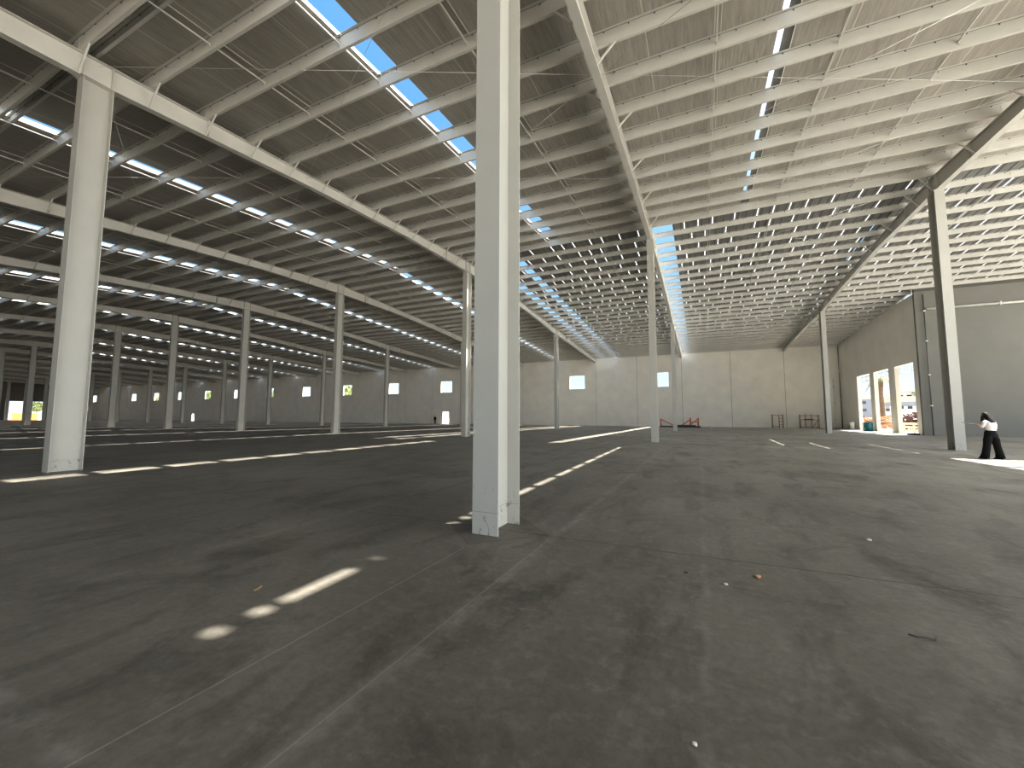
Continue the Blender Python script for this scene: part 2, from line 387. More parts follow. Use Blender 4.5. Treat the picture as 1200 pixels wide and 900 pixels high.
for a, b in ((XRW-.25, 25.1), (25.1, 32.1), (32.1, 40)):
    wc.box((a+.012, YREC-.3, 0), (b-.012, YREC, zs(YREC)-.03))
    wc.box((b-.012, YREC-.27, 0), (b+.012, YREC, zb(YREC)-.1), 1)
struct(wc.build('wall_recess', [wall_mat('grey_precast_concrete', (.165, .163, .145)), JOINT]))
wl = MB()
lh = [(y0, y1, -.01, 6.2) for y0, y1 in ((56.0, 59.3), (51.0, 54.3), (46.2, 49.4))]
panel(wl, YN, YF+WT, 0, 14.2, lh, lambda u0, u1, z0, z1: wl.box((XL-.3, u0, z0), (XL, u1, min(z1, 11.6))) )
wl.prism([(YN, 11.6), (YF+WT, 11.6), (YF+WT, zs(YF+WT)-.05), (YR, zs(YR+.01)-.1), (YN, zs(YN)-.05)], XL-.3, XL)
DKWALL = wall_mat('shade_darkened_concrete', (.16, .145, .12)); struct(wl.build('wall_left', DKWALL))  # concrete colour darkened to carry the shade of the left end
# unseen near wall, added to keep daylight out of the left bays
wn = MB(); wn.box((XL, YN-.3, 0), (fx(0)+4, YN, zs(YN))); struct(wn.build('wall_near_blocker', DKWALL))

# white corner pilaster, eave trims, door linings
t = MB(); t.box((XL, YF-.10, ztop-.02), (XRW, YF+.02, ztop+.10)); t.box((XL, YF+.05, ztop-.02), (XRW, YF+.2, zs(YF)-.02)); struct(t.build('trim_1', STEEL))
t = MB(); t.box((XRW-.12, YREC, 11.9), (XRW+.02, YF, 12.0)) if False else t.prism([(YREC, zb(YREC)+.12), (YF, zb(YF)+.12), (YF, zb(YF)+.24), (YREC, zb(YREC)+.24)], XRW-.12, XRW+.02); struct(t.build('trim_2', STEEL))
t = MB(); t.box((XRW-.25, YREC-.42, zb(YREC)-.1), (XR+4, YREC-.3, zb(YREC)+.05)); struct(t.build('trim_3', JOINT))
for k, h in enumerate(dholes):
    d = MB()
    for y0, y1 in ((h[0], h[0]+.02), (h[1]-.02, h[1])): d.box((XRW-.02, y0, 0), (XRW+.34, y1, h[3]))
    d.box((XRW-.02, h[0], h[3]-.02), (XRW+.34, h[1], h[3]))
    struct(d.build('door_%d' % (k+1), EDGE), ['tall open doorway furthest along the right wall', 'tall open doorway in the middle of the right wall', 'tall open doorway nearest the corner of the right wall'][k])
for k, x in enumerate(sorted(win_x, reverse=True)):
    d = MB(); x0, x1, z0, z1 = x-1.45, x+1.45, 6.45, 8.95; w = .07
    d.box((x0, YF-.01, z0), (x0+w, YF+WT, z1)).box((x1-w, YF-.01, z0), (x1, YF+WT, z1)).box((x0, YF-.01, z0), (x1, YF+WT, z0+w)).box((x0, YF-.01, z1-w), (x1, YF+WT, z1))
    struct(d.build('window_%d' % (k+1), EDGE))

# ------------------------------------------------------------ roof sheets
TH = .13
def slab(mb, x0, x1, ya, yb, mi=0, mside=1, off=0, th=TH):
    mb.prism([(ya, zs(ya)+off), (yb, zs(yb)+off), (yb, zs(yb)+off+th), (ya, zs(ya)+off+th)], x0, x1, mi, 'X', mside)
def spans(x0, x1, gaps):
    out = []; c = x0
    for a, b in sorted(gaps):
        if b <= x0 or a >= x1: continue
        if a > c: out.append((c, a))
        c = max(c, b)
    if c < x1: out.append((c, x1))
    return out
near_gaps = [(fx(i)+BAY/2-.02, fx(i)+BAY/2+.80) for i in range(-14, 1)]
near_gaps = [(a+.1, b-.25) if abs(a-fx(-1)-BAY/2) < 1 else (a, b) for a, b in near_gaps]; near_gaps.append((2.54, 3.02))
cn = MB(); bs0 = cn
for a, b in spans(XL-.4, 15.3, near_gaps): slab(cn, a, b, YN-1, YR-.12)
for a, b in ((YN-.9, 6.48), (7.0, 7.1), (7.95, 8.28), (8.58, 9.9), (10.45, 10.6)): slab(bs0, 2.541, 2.729, a, b, 0, 0)
struct(cn.build('ceiling', [INSUL, EDGE]), 'pleated insulated underside of the near roof slope')
bs = MB(); slab(bs, 2.73, 3.02, YN-1, YR-.12, 0, 0, .10, .02); struct(bs.build('ceiling', METAL), 'narrow bare sheet strip beside the thin skylight slot')
XM = -15.75                                             # from here right the far slope is bare sheet
far_gaps = [(fx(i)+BAY/2-.42, fx(i)+BAY/2+.40) for i in range(-14, 0)]
cf = MB()
for a, b in spans(XL-.4, XM, far_gaps): slab(cf, a, b, YR+.12, YF+.5)
struct(cf.build('ceiling', [INSUL, EDGE]), 'insulated underside of the far roof slope over the left bays')
SPN, SPF = 1.725, 1.65
YP_NEAR = [27.28-SPN*k for k in range(26)]
YP_FAR = [28.95+SPF*k for k in range(26)]
cm, cl, cs = MB(), MB(), MB()
fg = [(-15.6, -14.75), (-13.45, -12.7), (-2.62, -1.35)]
ys = [YR+.12]+YP_FAR+[YF+.5]
for j in range(len(ys)-1):
    ya, yb = ys[j], ys[j+1]; xe = XR if ya < YREC-.3 else XRW+.3
    lines = []; x = XM+.42*(3 if j % 2 else 2)
    while x < xe-.3:
        lines.append((x-.026, x+.026)); x += .42*random.choice((2, 2, 3, 3, 3, 4))
    extra = [(p, q) for p, q, lo, hi in ((10.5, 10.61, 31, 38), (12.25, 12.33, 29, 35), (15.1, 15.2, 28, 34)) if lo < ya < hi]
    lines = [l for l in lines if not any(l[0] < q+.05 and l[1] > p-.05 for p, q in extra)]+extra
    for a, b in spans(XM, xe, fg+lines):
        slab(cm, a, b, ya, yb, 0, 0, 0, .04)
    for a, b in lines:
        if any(a < q and b > p for p, q in fg) or (a, b) in extra: continue
        slab(cl, a, b, ya+.02, yb-.02, 0, 0, .005, .012)
    x = XM+.21
    while x < xe-.3:
        if not any(p < x < q for p, q in fg): slab(cs, x-.018, x+.018, ya, yb, 0, 0, -.02, .02)
        x += .42
struct(cm.build('ceiling', METAL), 'bare grey metal sheets of the far roof slope')
struct(cl.build('ceiling', TRANS), 'thin translucent strips between the bare roof sheets')
struct(cs.build('ceiling', SEAM), 'dark laps between the bare roof sheets')
rc = MB(); rc.prism([(YR-.5, zs(YR-.5)+.16), (YR, zs(YR)+.2), (YR+.5, zs(YR+.5)+.16), (YR, zs(YR)+.24)], XL-.4, XR, 0); struct(rc.build('trim_4', METAL))

# ------------------------------------------------------------ columns
def haunch(Y):
    d = min(abs(Y-r) for r in ROWS)
    r = min(ROWS, key=lambda q: abs(Y-q)); top = {5.32: .74, 27.45: .84, 49.58: .74}[r]
    return .54+(top-.54)*max(0, 1-d/7.5)
col_mesh = {}
def column_parts(h):
    k = round(h, 2)
    if k not in col_mesh:
        w, d, tf, tw = .395, .71, .02, .014
        f1 = MB().box((-w/2, -d/2, .0), (w/2, -d/2+tf, h)); f2 = MB().box((-w/2, d/2-tf, .0), (w/2, d/2, h)); wb = MB().box((-tw/2, -d/2+tf, .0), (tw/2, d/2-tf, h))
        cp = MB().box((-w/2-.03, -d/2-.05, h-.025), (w/2+.03, d/2+.05, h))
        col_mesh[k] = [('flange', f1.mesh('flange', COLUMN)), ('flange', f2.mesh('flange', COLUMN)), ('web', wb.mesh('web', COLUMN)), ('cap_plate', cp.mesh('cap_plate', STEEL))]
    return col_mesh[k]
def column(i, r, label):
    Y = ROWS[r]; h = zb(Y)-haunch(Y)
    t = thing('steel_column', label, 'column', (fx(i), Y, 0), 0, 'steel columns of the hall')
    for n, me in column_parts(h): link(n, me, t)
    return t
def place_of(i):
    # words for the frame line a thing stands on
    return {0: 'the large left column', 1: 'the centre column', 2: 'the right column'}.get(i)
cc = column(1, 0, 'thick white steel column in the centre foreground, nearest and tallest in view')
MB().box((.0075, -.31, 1.69), (.010, -.12, 1.93)).build('sun_patch', WHITE, cc)  # thin white plate painting a patch of sunlight on the web
column(0, 0, 'large white steel column at far left, standing by the bright floor stripe')
column(0, 1, 'white steel column standing just left of and behind the centre foreground column')
column(1, 1, 'slim white steel column right of the centre column, foot in mid floor')
column(2, 1, 'tall leaning white steel column at right, beside the person in black trousers')
column(0, 2, 'distant white steel column before the far wall, just right of the centre column')
column(1, 2, 'distant white steel column by the window, before the orange frame')
column(2, 2, 'distant grey-lit steel column near the far right corner, right of the scaffolds')
for i in range(-1, -8, -1):
    column(i, 1, 'white steel column in the middle row, %s bay left of the column behind the centre one' % ordn(-i))
for i in range(-1, -14, -1):
    column(i, 2, 'far white steel column in the back row, %s bay left along the windowed wall' % ordn(-i))

# ------------------------------------------------------------ rafters
RW = .26
def rafter(i, label, y0=YN, y1=YF-.05):
    t = thing('roof_rafter', label, 'rafter', (fx(i), YR, 0), 0, 'tapered rafters')
    ys = sorted({y0, y1, YR, *[r+s*q for r in ROWS for s in (-1, 1) for q in (0, 7.5)]}); ys = [y for y in ys if y0 <= y <= y1]
    tf, bf, wb = MB(), MB(), MB()
    for a, b in zip(ys[:-1], ys[1:]):
        za, zb_, ba, bb = zb(a), zb(b), zb(a)-haunch(a), zb(b)-haunch(b)
        q = lambda *p: [(y-YR, z) for y, z in p]
        tf.prism(q((a, za-.016), (b, zb_-.016), (b, zb_), (a, za)), -RW/2, RW/2)
        bf.prism(q((a, ba), (b, bb), (b, bb+.018), (a, ba+.018)), -RW/2, RW/2)
        wb.prism(q((a, ba+.018), (b, bb+.018), (b, zb_-.016), (a, za-.016)), -.007, .007)
    tf.build('top_flange', STEEL, t); bf.build('bottom_flange', STEEL, t); wb.build('web', STEEL, t)
    if i < -5: return t
    def stiff(y, wid=RW*.48, th=.012):
        z0, z1 = zb(y)-haunch(y)+.02, zb(y)-.02
        for s in (-1, 1):
            x0, x1 = sorted((s*.009, s*wid)); MB().box((x0, y-YR-th/2, z0), (x1, y-YR+th/2, z1)).build('stiffener', STEEL, t)
    for r in ROWS:
        for o in (-.33, .33): stiff(r+o)
        for o in (-3.1, 3.1):
            if abs(i) < 3: stiff(r+o, .145, .03)
    br = []
    for s in (-1, 1):
        for k, y in enumerate(YP_NEAR+YP_FAR):
            if y < 1 or y > 66: continue
            step = 1 if i in (0, -1) and s == 1 and y < YR else 2
            if (k+(s > 0)) % step: continue
            z = zb(y)
            p = (s*RW*.40, y-YR+.02, z-haunch(y)+.03); q = (s*(.72), y-YR+.02, z+.06)
            br.append((p, q))
    for p, q in br:
        MB().bar(p, q, .05, .05).build('flange_brace', STEEL, t)
    return t
rafter(0, 'white tapered steel rafter running over the large left column to the far wall')
rafter(1, 'white steel rafter rising over the centre column, edged by the blue roof gap')
rafter(2, 'white steel rafter at right, carried by the tall right column')
for i in range(-1, -14, -1):
    rafter(i, 'white steel rafter over the left bays, %s one left of the large left column' % ordn(-i))

# ------------------------------------------------------------ purlins
def purlin_mesh(Lp, PD):
    near = True; b = MB(); tw = .008; fw = .085
    b.box((0, -tw/2, 0), (Lp, tw/2, PD-.002))                       # web
    b.box((0, tw/2, 0), (Lp, fw, tw)); b.box((0, fw-tw, tw), (Lp, fw, .028))   # lower flange and lip
    b.box((0, -fw, PD-.002-tw), (Lp, -tw/2, PD-.002))
    b.box((0, -tw/2-.006, PD-.022), (Lp, -tw/2, PD-.004-tw), 1) if near else None  # dark strip painting the shadow line between purlin and roof
    x = .35
    while x < Lp and near:
        b.box((x-.018, -tw/2-.02, PD-.075), (x+.018, -tw/2, PD-.035), 1); x += .74
    for q in (0.0, Lp):
        if near: b.box((max(0, q-.09), -tw/2-.006, .0), (min(Lp, q+.09), -tw/2, PD-.03))
    return b.mesh('purlin', [STEEL, BOLT_AND_SHADOW])
PM = {}
def bay_words(i):
    if i == 0: return 'between left and centre columns'
    if i == 1: return 'between centre and right columns'
    if i == 2: return 'right of the right column'
    return '%s bay left of large left column' % ordn(-i)
cand = []
for i in range(-14, 3):
    for slope, lst in (('near', YP_NEAR), ('far', YP_FAR)):
        for k, y in enumerate(lst):
            x0, x1 = max(fx(i), XL+.05), fx(i+1)
            if i == 2 and y > YREC-.4: x1 = XRW
            elif i == 2: x1 = XR-.2
            if y > YF-.3 or x1-x0 < .5: continue
            tot = 0; prev = None
            for s in range(25):
                p = px((x0+(x1-x0)*s/24, y, zb(y)+.15))
                if p and -5 < p[0] < 1205 and -5 < p[1] < 905:
                    if prev: tot += math.hypot(p[0]-prev[0], p[1]-prev[1])*(F_PX/p[2]*.4)
                    prev = p
                else: prev = None
            cand.append((tot, i, slope, k, y, x0, x1))
for i in range(-2, 3):
    y, d = 5.27, .24; x0, x1 = fx(i), (XR-.2 if i == 2 else fx(i+1)); key = (round(x1-x0, 2), d)
    if key not in PM: PM[key] = purlin_mesh(x1-x0, d)
    o = link('roof_purlin', PM[key], None, (x0, y, zb(y)+PD-d))
    tag(o, 'shallow twin purlin over near columns, %s' % bay_words(i), 'purlin', 'twin purlins above the near columns')
cand.sort(key=lambda c: -c[0])
rest = MB(); proto = None
for n, (tot, i, slope, k, y, x0, x1) in enumerate(cand):
    if n < 294 and tot > 0:
        key = (round(x1-x0, 2), pd(y))
        if key not in PM: PM[key] = purlin_mesh(x1-x0, pd(y))
        o = link('roof_purlin', PM[key], None, (x0, y, zb(y)))
        tag(o, 'white steel purlin, %s from ridge, %s slope, %s' % (ordn(k+1), slope, bay_words(i)), 'purlin', 'roof purlins, %s slope, %s' % (slope, bay_words(i)))
    else:
        z = zb(y); rest.box((x0, y-.004, z), (x1, y+.004, z+pd(y)-.002)); rest.box((x0, y+.004, z), (x1, y+.085, z+.008))
tag(rest.build('roof_purlin', STEEL), 'the many smaller white purlins across the remote left bays of the roof', 'purlins', None, 'stuff')

# ------------------------------------------------------------ bridging bars between purlins
def sag_run(x, lst, label, group):
    b = MB(); bar = []
    for y0, y1 in zip(lst[:-1], lst[1:]):
        if max(y0, y1) > YF-.5 or (x > XRW and max(y0, y1) > YREC): continue
        lo, hi = (y0, y1) if y0 < y1 else (y1, y0)
        b.bar((x, lo+.01, zb(lo)+.21), (x, hi-.01, zb(hi)+.21), .04, .04)
        b.bar((x+.12, lo+.01, zb(lo)+pd(lo)-.06), (x+.12, hi-.01, zb(hi)+pd(hi)-.06), .018, .025)
        b.box((x-.022, lo-.03, zb(lo)+.12), (x+.022, lo-.004, zb(lo)+.25))
    return tag(b.build('sag_bar', STEEL), label, 'bracing bar', group)
for i in (2, 1, 0, -1, -2, -3):
    for q in (1, 2, 3):
        if i == 2 and q > 1: continue
        pos = ['', 'left quarter', 'middle', 'right quarter'][q]
        for nm, lst in (('near', [y for y in YP_NEAR if y > -9]), ('far', YP_FAR)):
            if nm == 'far' and i == 0 and q == 1: continue
            if nm == 'far' and i == 1 and q == 0: continue
            sag_run(fx(i)+BAY*q/4, lst, 'white tie row, %s slope, %s of bay, %s' % (nm, pos, bay_words(i)), 'bridging bars between purlins')

# ------------------------------------------------------------ diagonal brace rods in the roof plane
def rod(i, ya, yb, label):
    x0, x1 = fx(i), fx(i+1); za, zb2 = zb(ya)-.14, zb(yb)-.14
    b = MB(); b.tube([(x0+.02, ya, za), (x1-.02, yb, zb2)], .007, 6)
    d = (Vector((x1, yb, zb2))-Vector((x0, ya, za))).normalized(); m = Vector((x0, ya, za))+d*6.2
    t = tag(b.build('brace_rod', STEEL), label, 'brace rod', 'diagonal roof brace rods')
    MB().tube([m-d*.12, m+d*.12], .013, 8).build('turnbuckle', STEEL, t)
segs = [5.32+7.3767*k for k in range(4)]; fsegs = [27.6+7.2*k for k in range(7)]
for i, w in ((0, 'between left and centre columns'), (1, 'between centre and right columns'), (-1, 'left of large left column')):
    for nm, S in (('near', segs), ('far', fsegs if i == 1 else [])):
        for k in range(len(S)-1):
            kk = (len(S)-2-k) if nm == 'near' else k
            rod(i, S[k], S[k+1], 'thin rod leaning away, %s crossing from ridge, %s slope, %s' % (ordn(kk+1), nm, w))
            rod(i, S[k+1], S[k], 'thin rod leaning nearer, %s crossing from ridge, %s slope, %s' % (ordn(kk+1), nm, w))

# ------------------------------------------------------------ pipes on the walls
p = MB(); p.tube([(17.05, YF-.16, 0), (17.05, YF-.16, 6.9)], .055, 10); p.tube([(17.05, YF-.16, 6.85), (17.05, YF-.06, 6.95)], .055, 10)
dp = tag(p.build('drain_pipe', PIPE), 'short white vertical pipe on the far wall beside the right corner', 'pipe')
for z in (1.2, 3.6, 5.9): MB().box((16.98, YF-.23, z-.03), (17.12, YF-.012, z+.03)).build('pipe_clamp', DARK, dp)
p = MB(); p.tube([(XRW+.3, YREC-.48, 0), (XRW+.3, YREC-.48, 12.5)], .05, 10)
dp = tag(p.build('drain_pipe', mat('dark_pipe', (.10, .10, .10), .5)), 'dark vertical pipe at the wall corner right of the open doorways', 'pipe')
for z in (2.6, 5.3, 8.3, 11): MB().box((XRW+.22, YREC-.56, z-.05), (XRW+.38, YREC-.312, z+.05)).build('pipe_clamp', PIPE, dp)
p = MB(); p.tube([(XRW+.45, YREC-.45, 11.15), (XR+3, YREC-.45, 11.15)], .10, 12)
hp = tag(p.build('conduit_pipe', PIPE), 'horizontal white pipe high on the grey wall at right', 'pipe')
for x in (20, 23, 26, 29): MB().box((x-.04, YREC-.58, 11.0), (x+.04, YREC-.312, 11.3)).build('pipe_clamp', PIPE, hp)
p = MB(); p.tube([(XRW-.12, YF-.16, 0), (XRW-.12, YF-.16, 11.6)], .05, 8)
dp = tag(p.build('drain_pipe', mat('brown_pipe', (.14, .10, .08), .6)), 'dark brown pipe in the corner where far wall meets right wall', 'pipe')
for z in (4, 8): MB().box((XRW-.20, YF-.24, z-.06), (XRW-.012, YF-.11, z+.06)).build('pipe_clamp', PIPE, dp)

# ------------------------------------------------------------ scaffold frames by the far wall
def scaffold(x, y, w, h, label, tallbar=True):
    t = thing('scaffold_frame', label, 'scaffold', (x, y, 0), 0, 'rust-red scaffold frames')
    for q in (0, w):
        for d in (0, .7): MB().tube([(q, d, 0), (q, d, h)], .035, 8).build('post', RUST, t)
    for d in (0, .7):
        for z in ((h*.12, h*.95) if w < 1.5 else (h*.10, h*.62, h*.93)): MB().tube([(0, d, z), (w, d, z)], .028, 8).build('rail', RUST, t)
    for q in (0, w):
        for z in (h*.12, h*.55, h*.95): MB().tube([(q, 0, z), (q, .7, z)], .025, 8).build('rung', RUST, t)
    return t
s = scaffold(9.35, 69.6, 1.3, 1.95, 'tall narrow rust-red scaffold frame against the far wall')
MB().tube([(.85, .35, 0), (.85, .35, 1.9)], .05, 8).build('inner_post', RUST, s)
for z in (.5, .95, 1.4): MB().tube([(.85, .35, z), (1.3, .35, z)], .028, 8).build('rung', RUST, s)
s = scaffold(12.7, 69.6, 2.15, 1.9, 'wide rust-red scaffold frame against the far wall, nearest the corner')
for q in (.65, 1.35): MB().tube([(q, .3, .1), (q, .3, 2.05)], .04, 8).build('inner_post', RUST, s)
MB().box((.5, .1, 1.22), (1.55, .5, 1.34)).build('shelf', RUST, s)
MB().tube([(1.4, 0, .2), (2.1, 0, 1.2)], .028, 8).build('diagonal', RUST, s)
t = thing('barrier_frame', 'low orange-red frame with a long dark foot, at the base of the far wall', 'barrier', (-5.7, 66.2, 0))
MB().box((-.1, -.18, 0), (5.6, .18, .22)).build('foot_rail', DARK, t)
MB().box((2.2, -.3, .222), (4.9, .3, .38)).build('foot_pad', DARK, t)
for x0, s in ((.05, 1), (4.2, 1), (5.25, 1)):
    MB().tube([(x0, 0, .14), (x0, 0, 1.45 if x0 > 4 else 1.3)], .11, 8).build('post', ORANGE, t)
MB().tube([(.05, 0, 1.2), (2.0, 0, .25)], .08, 8).build('diagonal', ORANGE, t)
MB().tube([(4.2, 0, 1.2), (3.0, 0, .3)], .08, 8).build('diagonal', ORANGE, t)
MB().tube([(4.2, 0, .8), (5.25, 0, .8)], .07, 8).build('rail', ORANGE, t)
MB().tube([(4.2, 0, .4), (5.25, 0, 1.3)], .07, 8).build('diagonal', ORANGE, t)
q = MB(); q.lathe([(.05, 0), (.06, .5), (.05, 1.0), (.03, 1.05)], 10); tag(q.build('glint_post', WHITE, None, (1.2, 60.5, 0)), 'short white post standing in for a sun glint right of the orange frame', 'post')  # white post added in place of a sun glint on the floor

# ------------------------------------------------------------ things by the doorways
def bucket(x, y, r, h, label):
    t = thing('bucket', label, 'bucket', (x, y, 0), 0, 'white buckets by the doorways')
    MB().lathe([(r*.82, 0), (r*.98, h*.9), (r*1.05, h*.92), (r*1.05, h), (r*.95, h), (r*.93, h*.9)], 20).build('body', WHITE, t)
    pts = [(r*1.05*math.cos(a), .02, h*.9+r*.55*math.sin(a)) for a in [math.pi*k/10 for k in range(11)]]
    MB().tube(pts, .012, 6).build('handle', DARK, t)
bucket(17.1, 66.3, .26, .55, 'low white bucket by the right wall, nearest the far corner')
bucket(17.3, 65.2, .27, .95, 'taller white bucket just left of the furthest doorway')
bucket(17.55, 61.5, .30, .9, 'white tub in the furthest doorway, left of the teal drum')
t = thing('drum', 'teal plastic drum standing between the two further doorways', 'drum', (17.3, 59.6, 0))
MB().lathe([(.41, 0), (.43, .04), (.43, .36), (.45, .38), (.45, .43), (.43, .45), (.43, .88), (.42, .95)], 28).build('body', TEAL, t)
MB().lathe([(.42, .95), (.44, .96), (.44, 1.0), (.37, 1.02)], 28).build('rim', TEAL, t)
t = thing('drain_mat', 'small dark rubber block on the floor by the nearest doorway', 'block', (17.35, 48.9, 0))
MB().prism([(-.45, 0), (.45, 0), (.38, .16), (-.38, .16)], -.3, .3).build('body', DARK, t)

# ------------------------------------------------------------ outside the doorways
def crown(b, c, r, n, leaf, sc=(1, 1, 1), sd=0):
    rnd = random.Random(sd)
    for _ in range(n):
        a, u_ = rnd.uniform(0, 6.283), rnd.uniform(-1, 1); q = (1-u_*u_)**.5; rr = r*rnd.uniform(.55, 1)
        p = Vector((c[0]+rr*q*math.cos(a)*sc[0], c[1]+rr*q*math.sin(a)*sc[1], c[2]+rr*u_*sc[2]))
        d = Vector((rnd.uniform(-1, 1), rnd.uniform(-1, 1), rnd.uniform(-.6, .6))).normalized(); e = d.orthogonal().normalized()
        b.add([p-d*leaf, p+e*leaf*.5, p+d*leaf, p-e*leaf*.5], [(0, 1, 2, 3)])
def tree(x, y, h, r, label, sd, name='leafy_tree'):
    t = thing(name, label, 'tree', (x, y, -.25))
    MB().tube([(0, 0, 0), (.1, .05, h*.45), (0, .1, h*.8)], [.16, .12, .06], 8).build('trunk', BARK, t)
    b = MB(); crown(b, (0, 0, h*.72), r, 420, r*.16, (1, 1, .8), sd); b.build('foliage', LEAF, t)
t = thing('palm_tree', 'tall palm with drooping yellow-brown fronds seen through the middle doorway', 'tree', (28.5, 91.5, -.25))
MB().tube([(0, 0, 0), (.05, 0, 3), (-.05, 0, 6), (0, 0, 8.6)], [.55, .45, .42, .55], 12).build('trunk', BARK, t)
rnd = random.Random(3)
for k in range(22):
    a = 6.283*k/22+rnd.uniform(-.1, .1); up = rnd.uniform(-.5, 1.3); ln = rnd.uniform(2.6, 3.6); b = MB(); pts = []
    for s in range(9):
        u_ = s/8; pts.append(Vector((math.cos(a)*ln*u_*(1-.15*u_), math.sin(a)*ln*u_*(1-.15*u_), 8.6+up*ln*.45*u_-ln*.75*u_*u_)))
    b.tube(pts, [.05-.005*s for s in range(9)], 5)
    side = Vector((-math.sin(a), math.cos(a), 0))
    for s in range(1, 9):
        for e in (-1, 1):
            for h_ in (0, .5):
                p = pts[s-1].lerp(pts[s], h_); q = p+side*e*.55*(1-.5*s/9)+Vector((math.cos(a)*.25, math.sin(a)*.25, -.28)); w = (pts[s]-pts[s-1]).normalized()*.07
                b.add([p-w, p+w, q], [(0, 1, 2)])
    b.build('frond', FROND, t)
def house(name, label, x, y, w, d, h, M, rows, cols, cat='building', rot=0):
    t = thing(name, label, cat, (x, y, -.25), rot)
    MB().box((-w/2, -d/2, 0), (w/2, d/2, h)).build('wall', M, t)
    MB().box((-w/2-.2, -d/2-.2, h), (w/2+.2, d/2+.2, h+.35)).build('roof', CREAM, t)
    for r in range(rows):
        for c in range(cols):
            X = -w/2+w*(c+.5)/cols; z = h*(r+.35)/rows
            MB().box((X-w/cols*.28, -d/2-.05, z), (X+w/cols*.28, -d/2+.05, z+h/rows*.4)).build('window', GLASSY, t)
house('site_building', 'slate-grey building beyond the furthest doorway', 61, 214, 24, 12, 9.0, SLATE, 3, 6)
house('town_house', 'pale distant house on the skyline through the nearest doorway', 66, 190, 7, 6, 10.5, mat('pale_render', (.74, .72, .70), .8), 3, 3)
house('town_house', 'cream distant house with more windows on the skyline through the nearest doorway', 74, 188, 6, 6, 11.5, CREAM, 4, 3)
tree(68.5, 184, 13.5, 2.6, 'round green tree on the skyline through the nearest doorway', 5)
t = thing('site_canopy', 'long grey flat-roofed canopy beyond the nearest doorway', 'canopy', (60, 172, -.25))
MB().box((-5, -9, 5.6), (5, 9, 6.6)).build('roof', SLATE, t); MB().box((-5.1, -9.1, 6.6), (5.1, 9.1, 8.2)).build('fascia', CREAM, t)
for y in (-8.5, -3, 3, 8.5): MB().box((-4.8, y-.2, 0), (-4.4, y+.2, 5.6)).build('post', CREAM, t)
t = thing('box_truck', 'white box truck parked beyond the nearest doorway', 'truck', (33.5, 97.5, -.25), .35)
MB().box((-2.6, -1.1, .9), (1.9, 1.1, 2.9)).build('cargo_box', WHITE, t)
cb = MB(); cb.prism([(-1.05, .7), (1.05, .7), (1.05, 1.5), (.95, 2.4), (-.95, 2.4), (-1.05, 1.5)], 1.95, 3.4); cb.build('cab', WHITE, t)
MB().box((3.36, -.9, 1.55), (3.43, .9, 2.2)).build('windscreen', GLASSY, t); MB().box((-2.6, -.9, .6), (3.3, .9, .9)).build('chassis', DARK, t)
for x in (-1.7, 2.5):
    for y in (-.95, .95): MB().tube([(x, y-.13, .45), (x, y+.13, .45)], .45, 16).build('wheel', DARK, t)
def rubble(name, label, x, y, rx, ry, h, M, n, sd):
    rnd = random.Random(sd); b = MB()
    for _ in range(n):
        u_, v_ = rnd.uniform(-1, 1), rnd.uniform(-1, 1)
        if u_*u_+v_*v_ > 1: continue
        zc = h*(1-(u_*u_+v_*v_))*rnd.uniform(.2, 1); s = rnd.uniform(.15, .45)
        c = Vector((u_*rx, v_*ry, zc)); d = Vector((rnd.uniform(-1, 1), rnd.uniform(-1, 1), rnd.uniform(-.5, .5))).normalized()
        b.bar(c-d*s, c+d*s, s*rnd.uniform(.5, 1.1), s*rnd.uniform(.4, .9))
    b.lathe([(1, 0), (.7, h*.45), (.3, h*.75), (.05, h*.8)], 14) if False else None
    for k in range(10):
        pass
    o = b.build(name, M, None, (x, y, -.25)); return tag(o, label, 'rubble heap', None, 'stuff')
rubble('scrap_heap', 'dark brown heap of scrap beyond the nearest doorway', 30, 83.5, 2.5, 4.5, 2.6, BROWN, 420, 2)
rubble('rubble_heap', 'red-brown rubble heap beyond the furthest doorway', 25, 87, 1.6, 4, 1.9, WOOD, 300, 4)
rnd = random.Random(9)
for k in range(12):
    b = MB(); z = .05+.16*k; y = 73.6+rnd.uniform(-.3, .3); a = rnd.uniform(-.35, .35)
    b.bar((23.2+rnd.uniform(-.3, .3), y+2.2, z+a), (24.0+rnd.uniform(-.3, .3), y-.6+2.2*0, z-a*.5), .16, .13)
    o = b.build('timber_beam', WOOD); tag(o, 'rough timber beam in the jumbled stack outside the middle doorway', 'timber', 'timber beams outside the middle doorway')
t = thing('rail_fence', 'pale three-rail timber fence just outside the nearest doorway', 'fence', (21, 56.5, -.25))
for y in (0, 2.4, 4.8, 7.2): MB().box((-.08, y-.08, 0), (.08, y+.08, 1.25)).build('post', CREAM, t)
for z in (.25, .65, 1.02): MB().box((-.13, -.2, z), (-.08, 7.4, z+.22)).build('rail', CREAM, t)
t = thing('steel_truss', 'blue-grey lattice truss hanging across the top of the doorway views', 'truss', (24, 60, 0))
tr = MB()
for z in (7.35, 8.05): MB().box((-.06, 0, z-.06), (.06, 30, z+.06)).build('chord', SLATE, t)
for k in range(30): MB().bar((0, k, 7.35 if k % 2 else 8.05), (0, k+1, 8.05 if k % 2 else 7.35), .07).build('diagonal', SLATE, t)
for y in (0.2, 29.8): MB().box((-.12, y-.12, -.25), (.12, y+.12, 7.35)).build('post', SLATE, t)
